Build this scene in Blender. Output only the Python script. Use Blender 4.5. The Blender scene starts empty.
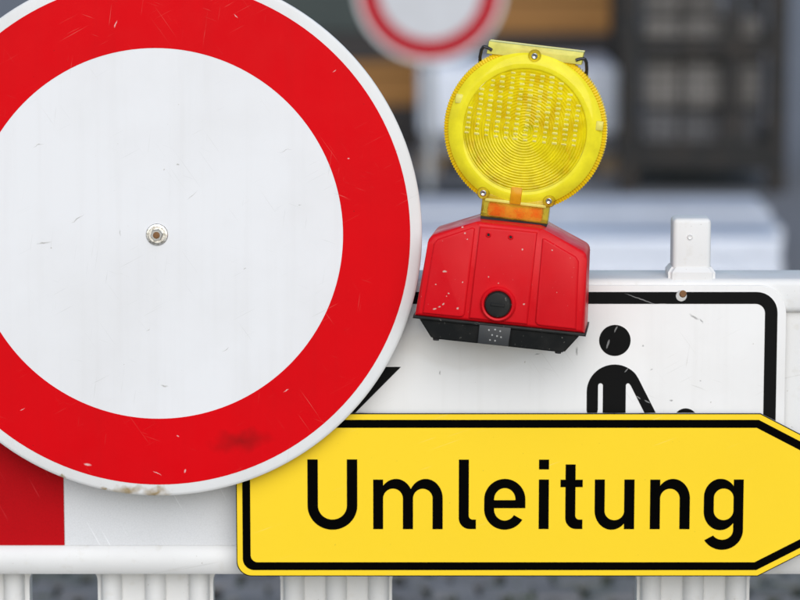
import bpy, bmesh, math, random
from mathutils import Vector, Matrix
R = math.radians
random.seed(7)
S = bpy.context.scene
C = S.collection

# ------------------------------------------------------------------ camera, sky, sun, exposure
F = 3080.0            # focal length in photo pixels (800 wide)
H = 1.5               # camera height
PITCH = R(8.5)
cam = bpy.data.cameras.new('camera')
cam.lens = 36.0 * F / 800.0
cam.sensor_width = 36.0
cam.clip_start = 0.1
cam.clip_end = 2000
cam.dof.use_dof = True
cam.dof.focus_distance = 3.515
cam.dof.aperture_fstop = 4.2
cam.dof.aperture_blades = 0
co = bpy.data.objects.new('camera', cam)
co.location = (0, 0, H)
co.rotation_euler = (R(90) - PITCH, 0, 0)
C.objects.link(co)
S.camera = co

w = bpy.data.worlds.new('World'); S.world = w; w.use_nodes = True
nt = w.node_tree
sky = nt.nodes.new('ShaderNodeTexSky'); sky.sky_type = 'NISHITA'; sky.sun_disc = False
SUN_EL, SUN_AZ = R(30), R(174)      # azimuth clockwise from +Y (the view direction): behind the camera
sky.sun_elevation = SUN_EL; sky.sun_rotation = SUN_AZ
sky.air_density = 1.0; sky.dust_density = 0.6; sky.ozone_density = 1.0
bg = nt.nodes['Background']; bg.inputs[1].default_value = 0.10
nt.links.new(sky.outputs[0], bg.inputs[0])
sun = bpy.data.lights.new('sun', 'SUN'); sun.energy = 1.9; sun.angle = R(65); sun.color = (1, .98, .955)
so = bpy.data.objects.new('sun', sun); C.objects.link(so)
dv = Vector((math.sin(SUN_AZ) * math.cos(SUN_EL), math.cos(SUN_AZ) * math.cos(SUN_EL), math.sin(SUN_EL)))
so.rotation_euler = dv.to_track_quat('Z', 'Y').to_euler()
S.view_settings.view_transform = 'Standard'; S.view_settings.look = 'None'
S.view_settings.gamma = 1; S.view_settings.exposure = 0.28
S.render.engine = 'CYCLES'
S.cycles.transparent_max_bounces = 24

# ------------------------------------------------------------------ helpers
CP, SP = math.cos(PITCH), math.sin(PITCH)
def at(px, py, Y):
    """photo pixel + distance in front of the camera -> world point"""
    x, y = (px - 400) / F, (300 - py) / F
    d = Vector((x, y * SP + CP, y * CP - SP))
    return Vector((0, 0, H)) + d * (Y / d.y)
def mpp(px, py, Y):
    p = at(px, py, Y) - Vector((0, 0, H))
    return p.dot(Vector((0, CP, -SP))) / F

def empty(name, loc, rot=(0, 0, 0)):
    o = bpy.data.objects.new(name, None); C.objects.link(o)
    o.location = loc; o.rotation_euler = rot; o.empty_display_size = .05
    return o
def tag(o, label=None, cat=None, group=None, kind=None):
    if label: o['label'] = label
    if cat: o['category'] = cat
    if group: o['group'] = group
    if kind: o['kind'] = kind
    return o
def obj(name, me, mat=None, parent=None, smooth=False, loc=None, rot=None):
    if isinstance(me, bmesh.types.BMesh):
        bm = me; me = bpy.data.meshes.new(name)
        bmesh.ops.recalc_face_normals(bm, faces=bm.faces)
        bm.to_mesh(me); bm.free()
    o = bpy.data.objects.new(name, me); C.objects.link(o)
    if mat is not None and not me.materials: me.materials.append(mat)
    if parent: o.parent = parent
    if loc is not None: o.location = loc
    if rot is not None: o.rotation_euler = rot
    if smooth:
        for p in me.polygons: p.use_smooth = True
        if smooth != 'all':
            try: me.set_sharp_from_angle(angle=R(35))
            except Exception: pass
    return o
def box(bm, x0, x1, y0, y1, z0, z1, bev=0, seg=2):
    vs = [bm.verts.new(p) for p in ((x0,y0,z0),(x1,y0,z0),(x1,y1,z0),(x0,y1,z0),(x0,y0,z1),(x1,y0,z1),(x1,y1,z1),(x0,y1,z1))]
    fs = [bm.faces.new([vs[i] for i in f]) for f in ((0,1,5,4),(1,2,6,5),(2,3,7,6),(3,0,4,7),(4,5,6,7),(3,2,1,0))]
    if bev:
        es = {e for f in fs for e in f.edges}
        bmesh.ops.bevel(bm, geom=list(es), offset=bev, segments=seg, affect='EDGES', profile=.5)
    return bm
def nb(): return bmesh.new()
def prism(bm, pts, y0, y1, bev=0, seg=2, bev_back=False, bev_side=0):
    """outline in x,z, front at y0 (towards the camera), back at y1"""
    a = [bm.verts.new((p[0], y0, p[1])) for p in pts]
    b = [bm.verts.new((p[0], y1, p[1])) for p in pts]
    n = len(pts)
    fr = bm.faces.new(a); bk = bm.faces.new(b[::-1])
    sides = [bm.faces.new((a[i], b[i], b[(i+1) % n], a[(i+1) % n])) for i in range(n)]
    if bev:
        es = list(fr.edges) + (list(bk.edges) if bev_back else [])
        if bev_side: es += [sides[i].edges[0] for i in range(n)]
        es = list({e for e in es})
        bmesh.ops.bevel(bm, geom=es, offset=bev, segments=seg, affect='EDGES', profile=.5)
    return bm
def strip(bm, outer, inner, y, closed=False):
    a = [bm.verts.new((p[0], y, p[1])) for p in outer]
    b = [bm.verts.new((p[0], y, p[1])) for p in inner]
    n = len(a)
    for i in range(n if closed else n - 1):
        j = (i + 1) % n
        bm.faces.new((a[i], a[j], b[j], b[i]))
def tube(bm, p0, p1, r0, r1=None, n=16, caps=True):
    p0, p1 = Vector(p0), Vector(p1); r1 = r0 if r1 is None else r1
    d = (p1 - p0).normalized()
    u = d.orthogonal().normalized(); v = d.cross(u)
    A, B = [], []
    for i in range(n):
        t = 2 * math.pi * i / n; q = u * math.cos(t) + v * math.sin(t)
        A.append(bm.verts.new(p0 + q * r0)); B.append(bm.verts.new(p1 + q * r1))
    for i in range(n): bm.faces.new((A[i], A[(i+1) % n], B[(i+1) % n], B[i]))
    if caps: bm.faces.new(A[::-1]); bm.faces.new(B)
    return bm
def path_tube(bm, pts, r, n=10):
    for a, b in zip(pts[:-1], pts[1:]): tube(bm, a, b, r, n=n)
    return bm
def lathe_y(bm, prof, n=64, radial=None, cx=0, cz=0, close_end=True):
    """prof: (radius, y) rings turned round the y axis"""
    rings = []
    for k, (r, y) in enumerate(prof):
        if r < 1e-6: rings.append([bm.verts.new((cx, y, cz))]); continue
        ring = []
        for i in range(n):
            t = 2 * math.pi * i / n; rr = r + (radial(k, i) if radial else 0)
            ring.append(bm.verts.new((cx + rr * math.cos(t), y, cz + rr * math.sin(t))))
        rings.append(ring)
    for a, b in zip(rings[:-1], rings[1:]):
        for i in range(n):
            j = (i + 1) % n
            if len(a) == 1 and len(b) == 1: continue
            if len(a) == 1: bm.faces.new((a[0], b[i], b[j]))
            elif len(b) == 1: bm.faces.new((a[i], a[j], b[0]))
            else: bm.faces.new((a[i], a[j], b[j], b[i]))
    return bm
def arc(cx, cz, rx, rz, a0, a1, n=16):
    return [(cx + rx * math.cos(R(a0 + (a1 - a0) * i / n)), cz + rz * math.sin(R(a0 + (a1 - a0) * i / n))) for i in range(n + 1)]
def rrect(x0, x1, z0, z1, r, n=8):
    return arc(x1 - r, z1 - r, r, r, 0, 90, n) + arc(x0 + r, z1 - r, r, r, 90, 180, n) + arc(x0 + r, z0 + r, r, r, 180, 270, n) + arc(x1 - r, z0 + r, r, r, 270, 360, n)

# ------------------------------------------------------------------ materials
def mat(name, col=(.8, .8, .8), rough=.5, metal=0, spec=.5, coat=0):
    m = bpy.data.materials.new(name); m.use_nodes = True
    b = m.node_tree.nodes['Principled BSDF']
    b.inputs['Base Color'].default_value = (*col, 1); b.inputs['Roughness'].default_value = rough
    b.inputs['Metallic'].default_value = metal; b.inputs['Specular IOR Level'].default_value = spec
    b.inputs['Coat Weight'].default_value = coat
    return m
class N:
    """small node-graph helper working in object coordinates"""
    def __init__(s, m):
        s.t = m.node_tree; s.n = s.t.nodes; s.l = s.t.links
        s.b = s.n.get('Principled BSDF')
        s.co = s.n.new('ShaderNodeTexCoord').outputs['Object']
    def noise(s, scale, detail=4, rough=.55, vec=None, stretch=None, rot=(0,0,0), dist=0):
        v = vec or s.co
        if stretch or any(rot):
            mp = s.n.new('ShaderNodeMapping'); s.l.new(v, mp.inputs[0])
            mp.inputs['Rotation'].default_value = rot
            v = mp.outputs[0]
            if stretch:
                mp = s.n.new('ShaderNodeMapping'); s.l.new(v, mp.inputs[0])
                mp.inputs['Scale'].default_value = stretch; v = mp.outputs[0]
        q = s.n.new('ShaderNodeTexNoise'); s.l.new(v, q.inputs['Vector'])
        q.inputs['Scale'].default_value = scale; q.inputs['Detail'].default_value = detail
        q.inputs['Roughness'].default_value = rough; q.inputs['Distortion'].default_value = dist
        return q.outputs['Fac']
    def ramp(s, v, a, b, lo=0, hi=1):
        q = s.n.new('ShaderNodeMapRange'); s.l.new(v, q.inputs['Value'])
        q.inputs['From Min'].default_value = a; q.inputs['From Max'].default_value = b
        q.inputs['To Min'].default_value = lo; q.inputs['To Max'].default_value = hi
        return q.outputs[0]
    def math(s, op, a, b=None):
        q = s.n.new('ShaderNodeMath'); q.operation = op
        for i, v in enumerate((a, b)):
            if v is None: continue
            if isinstance(v, (int, float)): q.inputs[i].default_value = v
            else: s.l.new(v, q.inputs[i])
        return q.outputs[0]
    def mix(s, fac, a, b):
        q = s.n.new('ShaderNodeMix'); q.data_type = 'RGBA'
        for sock, v in ((q.inputs[0], fac), (q.inputs[6], a), (q.inputs[7], b)):
            if isinstance(v, (int, float)): sock.default_value = v
            elif isinstance(v, tuple): sock.default_value = (*v, 1)
            else: s.l.new(v, sock)
        return q.outputs[2]
    def spots(s, lst, wob=.0025, wscale=180, soft=.35):
        """soft irregular marks at fixed places (x, z, rx, rz, angle) on the object's own face"""
        nz = s.n.new('ShaderNodeTexNoise'); s.l.new(s.co, nz.inputs['Vector']); nz.inputs['Scale'].default_value = wscale
        sub = s.n.new('ShaderNodeVectorMath'); sub.operation = 'SUBTRACT'; s.l.new(nz.outputs['Color'], sub.inputs[0]); sub.inputs[1].default_value = (.5, .5, .5)
        sc = s.n.new('ShaderNodeVectorMath'); sc.operation = 'SCALE'; s.l.new(sub.outputs[0], sc.inputs[0]); sc.inputs['Scale'].default_value = wob
        ad = s.n.new('ShaderNodeVectorMath'); s.l.new(s.co, ad.inputs[0]); s.l.new(sc.outputs[0], ad.inputs[1])
        tot = None
        for (x, z, rx, rz, a) in lst:
            mp = s.n.new('ShaderNodeMapping'); mp.vector_type = 'TEXTURE'; s.l.new(ad.outputs[0], mp.inputs[0])
            mp.inputs['Location'].default_value = (x, 0, z); mp.inputs['Rotation'].default_value = (0, R(-a), 0)
            mp.inputs['Scale'].default_value = (rx, 1000, rz)
            ln = s.n.new('ShaderNodeVectorMath'); ln.operation = 'LENGTH'; s.l.new(mp.outputs[0], ln.inputs[0])
            v = s.ramp(ln.outputs['Value'], 1.1, 1.1 - soft)
            tot = v if tot is None else s.math('MAXIMUM', tot, v)
        return tot
    def color(s, v): s.l.new(v, s.b.inputs['Base Color'])
    def rough(s, v): s.l.new(v, s.b.inputs['Roughness'])
    def bump(s, v, strength=.2, dist=.001):
        q = s.n.new('ShaderNodeBump'); s.l.new(v, q.inputs['Height']); q.inputs['Strength'].default_value = strength
        q.inputs['Distance'].default_value = dist; s.l.new(q.outputs[0], s.b.inputs['Normal'])
def scratchy(g, base, light, dirt, amount=1.0):
    """paint with hairline scratches in several directions, faint grime clouds and small pits"""
    c = base
    cloud = g.ramp(g.noise(5, 6), .45, .8, 0, .16 * amount); c = g.mix(cloud, c, dirt)
    big = g.ramp(g.noise(9, 2), .47, .62)
    for rot, st, th in ((R(28), (12, 1, 620), .69), (R(-55), (9, 1, 700), .70), (R(82), (14, 1, 560), .70), (R(-20), (18, 1, 800), .705)):
        sc = g.ramp(g.noise(1, 3, .5, stretch=st, rot=(0, rot, 0)), th - .015, th + .02, 0, .6 * amount)
        c = g.mix(g.math('MULTIPLY', sc, big), c, light)
    rain = g.ramp(g.noise(1, 5, .6, stretch=(55, 1, 2.2)), .5, .78, 0, .06 * amount); c = g.mix(rain, c, dirt)
    pit = g.ramp(g.noise(170, 2, .5), .755, .79, 0, .7 * amount); c = g.mix(pit, c, dirt)
    return c

white_paint = (.785, .785, .79); grime = (.36, .32, .26); red_paint = (.68, .001, .005)
# round sign face
RS = mpp(157, 234, 3.50) * 1.003
def pr(px, py): return ((px - 157) * RS, -(py - 234) * RS)
m_disc = mat('sign_white', white_paint, .38, spec=.14); g = N(m_disc)
c = scratchy(g, white_paint, (.55, .55, .53), grime, 1)
marks = [(*pr(x, y), a * RS, b * RS, t) for x, y, a, b, t in ((44, 242, 9, 2.2, 8), (78, 218, 10, 1.2, 35), (163, 386, 4, 1.6, -15), (178, 165, 2, 1.5, 0), (120, 232, 5, 1, 100), (40, 145, 7, .8, 20), (147, 330, 3, 1, 40), (300, 205, 2, 1.2, 0), (245, 268, 2.5, 1, 10), (285, 150, 8, .5, 12), (225, 350, 5, .6, 25), (193, 195, 9, .7, 40))]
c = g.mix(g.math('MULTIPLY', g.spots([(x, z, a * .8, b * .55, t) for x, z, a, b, t in marks], .006, 120, .9), .7), c, (.30, .28, .24))
g.color(c); g.rough(g.ramp(g.noise(30, 4), .3, .7, .3, .5)); g.bump(g.noise(7, 2), .12, .004)
m_ring = mat('sign_red', red_paint, .36, spec=.05); g = N(m_ring)
c = scratchy(g, red_paint, (.72, .16, .13), (.20, .008, .008), .9)
marks = [(*pr(x, y), a * RS, b * RS, t) for x, y, a, b, t in ((85, 466, 4.5, 2.3, -10), (118, 25, 5, 1, 65), (334, 71, 3, .8, 30), (237, 17, 4, .8, 140), (348, 158, 1.6, 1.2, 0), (176, 437, 1.5, 1.2, 0), (183, 473, 1.3, 3, 0), (155, 475, 6, .8, -30), (285, 391, 4, .9, 30), (20, 410, 4, .7, 30))]
c = g.mix(g.math('MULTIPLY', g.spots([(x, z, a * .8, b * .6, t) for x, z, a, b, t in marks], .004, 160, .7), .75), c, (.75, .55, .52))
c = g.mix(g.math('MULTIPLY', g.spots([(*pr(238, 442), 30 * RS, 13 * RS, 8)], .03, 45, 1.1), .55), c, (.10, .006, .006))
g.color(c); g.rough(g.ramp(g.noise(30, 4), .3, .7, .28, .46)); g.bump(g.noise(7, 2), .10, .004)
m_rim = mat('sign_rim', (.74, .74, .73), .45); g = N(m_rim)
c = scratchy(g, (.74, .74, .73), (.5, .5, .48), grime, 1.3)
c = g.mix(g.math('MULTIPLY', g.spots([(*pr(124, 493), 17 * RS, 6 * RS, 0), (*pr(153, 494), 16 * RS, 6.5 * RS, 0), (*pr(102, 492), 5 * RS, 3 * RS, 0), (*pr(60, 480), 6 * RS, 2 * RS, -25)], .022, 90, 1.0), .9), c, (.30, .20, .07))
g.color(c)
m_alu = mat('bare_aluminium', (.52, .53, .54), .42, metal=1); g = N(m_alu); g.rough(g.ramp(g.noise(60, 3), .3, .7, .32, .55))
m_zinc = mat('zinc_bolt', (.62, .62, .60), .30, metal=1); g = N(m_zinc); g.color(g.mix(g.ramp(g.noise(400, 3), .45, .7), (.66, .66, .64), (.30, .28, .24)))
m_nut = mat('nut_dull', (.34, .34, .33), .42, metal=1)
m_rust = mat('rust', (.16, .075, .03), .85); g = N(m_rust); g.color(g.mix(g.noise(500, 3), (.10, .05, .025), (.32, .15, .05)))

# yellow diversion sign
m_yel = mat('sign_yellow', (.97, .665, .026), .40, spec=.12); g = N(m_yel)
c = g.mix(g.ramp(g.noise(6, 5), .4, .8, 0, .25), (.97, .665, .026), (.90, .59, .022))
c = g.mix(g.ramp(g.noise(260, 2), .74, .78, 0, .5), c, (.42, .27, .03))
sc = g.ramp(g.noise(1, 3, .5, stretch=(9, 1, 430), rot=(0, R(20), 0)), .70, .74, 0, .35); c = g.mix(sc, c, (.95, .76, .30))
g.color(c); g.rough(g.ramp(g.noise(25, 4), .3, .7, .34, .5)); g.bump(g.noise(5, 2), .10, .004)
m_blk = mat('sign_black', (.001, .001, .001), .42, spec=.02); g = N(m_blk)
g.rough(g.ramp(g.noise(40, 4), .3, .7, .36, .55))

# white plate with pictogram
PS = mpp(517, 425, 3.535)
def pp(px, py): return ((px - 517) * PS, -(py - 425) * PS)
m_plate = mat('plate_white', (.86, .85, .83), .42, spec=.15); g = N(m_plate)
c = scratchy(g, (.86, .85, .83), (.58, .56, .52), grime, 1.1)
marks = [(*pp(x, y), a * PS, b * PS, t) for x, y, a, b, t in ((693, 316, 7, 2.0, -30), (700, 320, 3.5, 1.2, -50), (671, 400, 2, 1.5, 0), (537, 353, 4, 1, 8), (440, 372, 1, 4, 0), (576, 350, 1.6, 7, 0), (651, 369, 2, .8, 10), (700, 380, 1, 1, 0), (642, 345, 1.4, 1.2, 0))]
c = g.mix(g.math('MULTIPLY', g.spots([(x, z, a * .85, b * .7, t) for x, z, a, b, t in marks], .004, 160, .8), .7), c, (.20, .19, .18))
c = g.mix(g.math('MULTIPLY', g.spots([(*pp(455, 350), 60 * PS, 16 * PS, -5)], .03, 20), .10), c, (.42, .33, .22))  # faint warm shading below the lamp base, painted into the plate colour
g.color(c); g.rough(g.ramp(g.noise(30, 4), .3, .7, .36, .55)); g.bump(g.noise(6, 2), .1, .004)
m_pblk = mat('plate_black', (.003, .003, .003), .45, spec=.06); g = N(m_pblk)
marks = [(*pp(x, y), a * PS, b * PS, t) for x, y, a, b, t in ((607, 343, 1, 5, -18), (615, 328, .8, 3.5, -25), (626, 369, 3, .6, 50), (638, 397, 3, .6, -40), (647, 401, 3.5, .7, -30), (640, 298, 17, .5, -20), (664, 303, 7, .7, -5))]
g.color(g.mix(g.math('MULTIPLY', g.spots(marks, .002), .5), (.006, .006, .006), (.42, .42, .41)))
g.rough(g.ramp(g.noise(40, 4), .3, .7, .36, .6))

# barrier plastic
m_pla = mat('white_plastic', (.78, .775, .76), .42, spec=.4); g = N(m_pla)
c = g.mix(g.ramp(g.noise(4, 6), .4, .75, 0, .22), (.78, .775, .76), (.52, .49, .43))
c = g.mix(g.ramp(g.noise(60, 4, .6), .58, .75, 0, .22), c, (.5, .44, .33))
sc = g.ramp(g.noise(1, 3, .5, stretch=(8, 8, 300), rot=(0, R(12), 0)), .68, .74, 0, .3); c = g.mix(sc, c, (.42, .40, .36))
c = g.mix(g.ramp(g.noise(220, 2), .73, .78, 0, .6), c, (.25, .2, .14))
g.color(c); g.rough(g.ramp(g.noise(20, 4), .3, .7, .34, .55)); g.bump(g.noise(350, 2), .05, .0006)
def sheet(name, col, lo):
    m = mat(name, col, .5, spec=.05); g = N(m)
    v = g.n.new('ShaderNodeTexVoronoi'); v.inputs['Scale'].default_value = 330; v.feature = 'DISTANCE_TO_EDGE'; g.l.new(g.co, v.inputs['Vector'])
    c = g.mix(g.ramp(v.outputs['Distance'], .0, .10, .28, 0), col, lo)
    c = g.mix(g.ramp(g.noise(8, 5), .45, .75, 0, .25), c, lo)
    sc = g.ramp(g.noise(1, 3, .5, stretch=(10, 1, 260), rot=(0, R(-62), 0)), .69, .74, 0, .5); c = g.mix(sc, c, tuple(min(1, k * 1.25 + .05) for k in col))
    g.color(c); g.bump(g.noise(500, 2), .08, .0005); return m
m_swhite = sheet('reflective_white', (.74, .745, .75), (.56, .56, .56))
m_sred = sheet('reflective_red', (.50, .004, .008), (.30, .004, .006))

# warning lamp
m_box = mat('lamp_red', (.66, .006, .012), .33, spec=.18); g = N(m_box)
BS = mpp(501, 319, 3.483)
def uv(px, py):
    dx, dy = px - 501, py - 319; c_, s_ = math.cos(R(5.2)), math.sin(R(5.2))
    return (dx * c_ + dy * s_) * BS, (dx * s_ - dy * c_) * BS
c = g.mix(g.ramp(g.noise(14, 5), .42, .75, 0, .35), (.66, .006, .012), (.50, .008, .012))
chips = [(*uv(x, y), a * BS, b * BS, t) for x, y, a, b, t in ((447, 266.5, 3, 1.4, 15), (464, 222.5, 1.2, 1.1, 0), (467, 228, 1.1, 1.1, 0), (469, 234, 1, 1, 0), (437, 304, 2.2, 1.0, 20), (441.5, 301.5, 1.7, 1, 20), (445.5, 299, 1.6, 1.2, 45), (460, 303, 1.8, 1.3, 40), (451, 288.5, 1.1, 1, 0), (464.5, 277, .9, .9, 0), (438, 279, .8, .8, 0), (523.5, 243.5, 1.2, 1.1, 0), (553, 243.5, 1, .9, 0), (525.5, 297.5, 1.3, 1, 30), (513, 298, .9, .9, 0), (490, 271, .9, .8, 0), (449, 291, .7, .6, 0), (500, 277, .7, .6, 0))]
c = g.mix(g.math('MULTIPLY', g.spots([(x, z, a * .85, b * .8, t) for x, z, a, b, t in chips], .0026, 260, .6), .8), c, (.62, .54, .46))
c = g.mix(g.ramp(g.noise(420, 2), .735, .78, 0, .5), c, (.75, .45, .40))
g.color(c); g.rough(g.ramp(g.noise(40, 4), .3, .7, .26, .48)); g.bump(g.noise(500, 2), .05, .0004)
m_bbl = mat('lamp_black', (.012, .013, .013), .45, spec=.2); g = N(m_bbl)
g.color(g.mix(g.ramp(g.noise(260, 3), .68, .76, 0, .7), g.mix(g.ramp(g.noise(30, 4), .4, .7, 0, .5), (.010, .011, .011), (.035, .033, .030)), (.32, .30, .26)))
m_clip = mat('lamp_clip_grey', (.03, .032, .034), .5); g = N(m_clip)
dots = [(*uv(x, y), .9 * BS, .9 * BS, 0) for x, y in ((491, 324), (497, 323.5), (502, 325), (494, 329), (499, 330), (492, 334), (497, 334.5), (503, 331))]
g.color(g.mix(g.math('MULTIPLY', g.spots(dots, .001, 300), .6), (.03, .032, .034), (.55, .55, .53)))
m_wire = mat('black_wire', (.02, .02, .022), .4)
def lens_mat(name, col, tcol, transp, gloss_r=.12, tl=.3):
    m = bpy.data.materials.new(name); m.use_nodes = True; t = m.node_tree; n = t.nodes; l = t.links
    for q in list(n):
        if q.type != 'OUTPUT_MATERIAL': n.remove(q)
    out = n['Material Output']
    d = n.new('ShaderNodeBsdfDiffuse'); d.inputs[0].default_value = (*col, 1)
    tr = n.new('ShaderNodeBsdfTranslucent'); tr.inputs[0].default_value = (*col, 1)
    tp = n.new('ShaderNodeBsdfTransparent'); tp.inputs[0].default_value = (*tcol, 1)
    gl = n.new('ShaderNodeBsdfGlossy'); gl.inputs['Roughness'].default_value = gloss_r; gl.inputs[0].default_value = (1, .95, .62, 1)
    fr = n.new('ShaderNodeFresnel'); fr.inputs[0].default_value = 1.38
    a = n.new('ShaderNodeMixShader'); a.inputs[0].default_value = tl; l.new(d.outputs[0], a.inputs[1]); l.new(tr.outputs[0], a.inputs[2])
    tc = n.new('ShaderNodeTexCoord'); nz = n.new('ShaderNodeTexNoise'); nz.inputs['Scale'].default_value = 55; nz.inputs['Detail'].default_value = 5
    l.new(tc.outputs['Object'], nz.inputs['Vector']); mr = n.new('ShaderNodeMapRange'); l.new(nz.outputs['Fac'], mr.inputs['Value'])
    mr.inputs['From Min'].default_value = .35; mr.inputs['From Max'].default_value = .68; mr.inputs['To Min'].default_value = transp * .6; mr.inputs['To Max'].default_value = min(.97, transp * 1.6)
    b = n.new('ShaderNodeMixShader'); l.new(mr.outputs[0], b.inputs[0]); l.new(a.outputs[0], b.inputs[1]); l.new(tp.outputs[0], b.inputs[2])
    e = n.new('ShaderNodeMixShader'); l.new(fr.outputs[0], e.inputs[0]); l.new(b.outputs[0], e.inputs[1]); l.new(gl.outputs[0], e.inputs[2])
    l.new(e.outputs[0], out.inputs[0])
    return m
m_lensf = lens_mat('lens_front', (1.0, .86, .006), (1, .93, .08), .36, .12, .12)
m_lensg = lens_mat('lens_flange', (1.0, .89, .03), (1, .90, .10), .16, .08, .08)
m_lensk = lens_mat('lens_rim', (1.0, .68, .008), (1, .75, .04), .16, .10, .15)
m_lensr = lens_mat('lens_rear', (.97, .70, .006), (1, .82, .05), .12, .2, .25)
m_flute = lens_mat('lens_flute', (.95, .44, .002), (1, .6, .02), .05, .15, .15)
m_lensp = lens_mat('lens_prism', (1.0, .93, .28), (1, .95, .5), .05, .06, .05)  # pale yellow, on the prisms a painted glint of the sky
m_lensb = lens_mat('lens_bar', (1.0, .94, .22), (1, .95, .30), .25, .08, .2)
m_neck = lens_mat('lens_neck', (1.0, .78, .06), (1, .92, .30), .86, .08, .3)
m_amber = lens_mat('amber_inner', (1.0, .52, .02), (1, .6, .05), .35, .15, .3)
m_redin = mat('red_inner', (.9, .035, .010), .4)

# background
m_ochre = mat('beam_ochre', (.42, .20, .035), .6); g = N(m_ochre)
g.color(g.mix(g.noise(1, 5, stretch=(3, 30, 30)), (.36, .17, .03), (.22, .09, .018)))
m_gapdark = mat('shade_timber', (.025, .022, .022), .8); g = N(m_gapdark)  # near-black tone standing in for shade in the timber stack
g.color(g.mix(g.noise(1, 5, stretch=(3, 25, 25)), (.018, .017, .020), (.05, .042, .036)))
m_steel = mat('dark_steel', (.022, .020, .019), .6, metal=.3); g = N(m_steel)
g.color(g.mix(g.ramp(g.noise(9, 5), .45, .7), (.010, .010, .010), (.030, .022, .016)))
m_conc = mat('concrete_block', (.26, .25, .235), .9); g = N(m_conc); g.color(g.mix(g.noise(12, 6), (.20, .19, .18), (.33, .31, .29)))
m_film = mat('white_film', (.70, .74, .82), .3); g = N(m_film); g.color(g.mix(g.noise(5, 5), (.62, .67, .76), (.78, .81, .88))); g.bump(g.noise(18, 4), .5, .02)
m_grey = mat('grey_sack', (.17, .17, .18), .8); g = N(m_grey); g.color(g.mix(g.noise(8, 5), (.13, .13, .14), (.22, .22, .23)))
m_board = mat('white_board', (.6, .63, .68), .5); g = N(m_board); g.color(g.mix(g.ramp(g.noise(6, 5), .35, .75), (.60, .63, .69), (.50, .52, .56)))
m_green = mat('dark_green_paint', (.015, .028, .026), .5); g = N(m_green); g.color(g.mix(g.noise(6, 4), (.012, .024, .024), (.03, .045, .04)))
m_wood = mat('pallet_wood', (.22, .16, .10), .85); g = N(m_wood); g.color(g.mix(g.noise(1, 5, stretch=(4, 30, 30)), (.16, .115, .07), (.30, .22, .14)))
m_fdisc = mat('shaded_white', (.58, .59, .61), .6, spec=.1); g = N(m_fdisc); g.color(g.mix(g.noise(9, 5), (.62, .63, .65), (.5, .5, .51)))  # sign white with the far sign's shade put into the colour
m_fring = mat('shaded_red', (.42, .012, .02), .6, spec=.1); g = N(m_fring); g.color(g.mix(g.noise(9, 5), (.46, .012, .02), (.36, .02, .03)))  # ring red darkened the same way, for shade on the far sign
m_galv = mat('galvanised', (.45, .46, .48), .45, metal=.8)
m_rub = mat('black_rubber', (.025, .025, .026), .9)
# ground
m_ground = mat('ground_asphalt', (.10, .10, .105), .9); g = N(m_ground)
c = g.mix(g.noise(1.2, 6), (.15, .152, .165), (.22, .222, .235)); c = g.mix(g.ramp(g.noise(160, 2), .55, .75, 0, .6), c, (.19, .19, .19)); g.color(c); g.bump(g.noise(220, 3), .5, .003)
m_joint = mat('joint_sand', (.05, .045, .03), .95); g = N(m_joint)
g.color(g.mix(g.ramp(g.noise(5, 4), .45, .55), (.055, .05, .042), (.045, .075, .018)))
m_stone = mat('cobble_grey', (.14, .14, .15), .8); g = N(m_stone)
oi = g.n.new('ShaderNodeObjectInfo')
c = g.mix(oi.outputs['Random'], (.14, .135, .13), (.24, .232, .225))
gm = g.n.new('ShaderNodeNewGeometry')
c = g.mix(g.ramp(g.noise(40, 4), .4, .7, 0, .5), c, (.24, .23, .235))
c = g.mix(g.ramp(g.noise(3.2, 4, vec=gm.outputs['Position']), .54, .70, 0, .6), c, (.05, .075, .03))
g.color(c); g.bump(g.noise(90, 4), .6, .004)
m_moss = mat('moss', (.05, .085, .02), .95); g = N(m_moss); g.color(g.mix(g.noise(60, 3), (.03, .06, .012), (.085, .12, .03)))

# ------------------------------------------------------------------ ground and cobbles
bm = nb(); v = [bm.verts.new(p) for p in ((-300, -60, 0), (300, -60, 0), (300, 600, 0), (-300, 600, 0))]; bm.faces.new(v)
tag(obj('ground', bm, m_ground), kind='structure')
bm = nb(); box(bm, -2.6, 2.6, 1.5, 9.4, -.02, .012)
pav = tag(obj('pavement', bm, m_joint), kind='structure')
variants = []
for k in range(7):
    bm = nb(); box(bm, -.047, .047, -.044, .044, 0, .016, .006, 1)
    for q in bm.verts:
        if q.co.z > .004: q.co += Vector((random.uniform(-.003, .003), random.uniform(-.003, .003), random.uniform(-.003, .003)))
    me = bpy.data.meshes.new('cobblestone'); bmesh.ops.recalc_face_normals(bm, faces=bm.faces); bm.to_mesh(me); bm.free(); me.materials.append(m_stone); variants.append(me)
spots = []
for j in range(79):
    for i in range(-24, 25):
        x = i * .105 + (.05 if j % 2 else 0); y = 1.56 + j * .1
        spots.append((abs(y - 6.35) * 1.0 + max(0, abs(x) - .95) * 9, x, y))
spots.sort()
rest = nb()
for k, (d, x, y) in enumerate(spots):
    x += random.uniform(-.006, .006); y += random.uniform(-.005, .005); rz = random.uniform(-.07, .07); z = .009 + random.uniform(-.002, .004)
    sx, sy = random.uniform(.92, 1.05), random.uniform(.9, 1.04)
    if k < 290:
        o = obj('cobblestone', variants[k % 7], parent=pav, loc=(x, y, z), rot=(random.uniform(-.02, .02), random.uniform(-.02, .02), rz)); o.scale = (sx, sy, 1)
    else:
        n0 = len(rest.verts)
        rest.from_mesh(variants[k % 7]); rest.verts.ensure_lookup_table()
        M = Matrix.Translation((x, y, z)) @ Matrix.Rotation(rz, 4, 'Z') @ Matrix.Diagonal((sx, sy, 1, 1))
        for q in rest.verts[n0:]: q.co = M @ q.co
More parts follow.
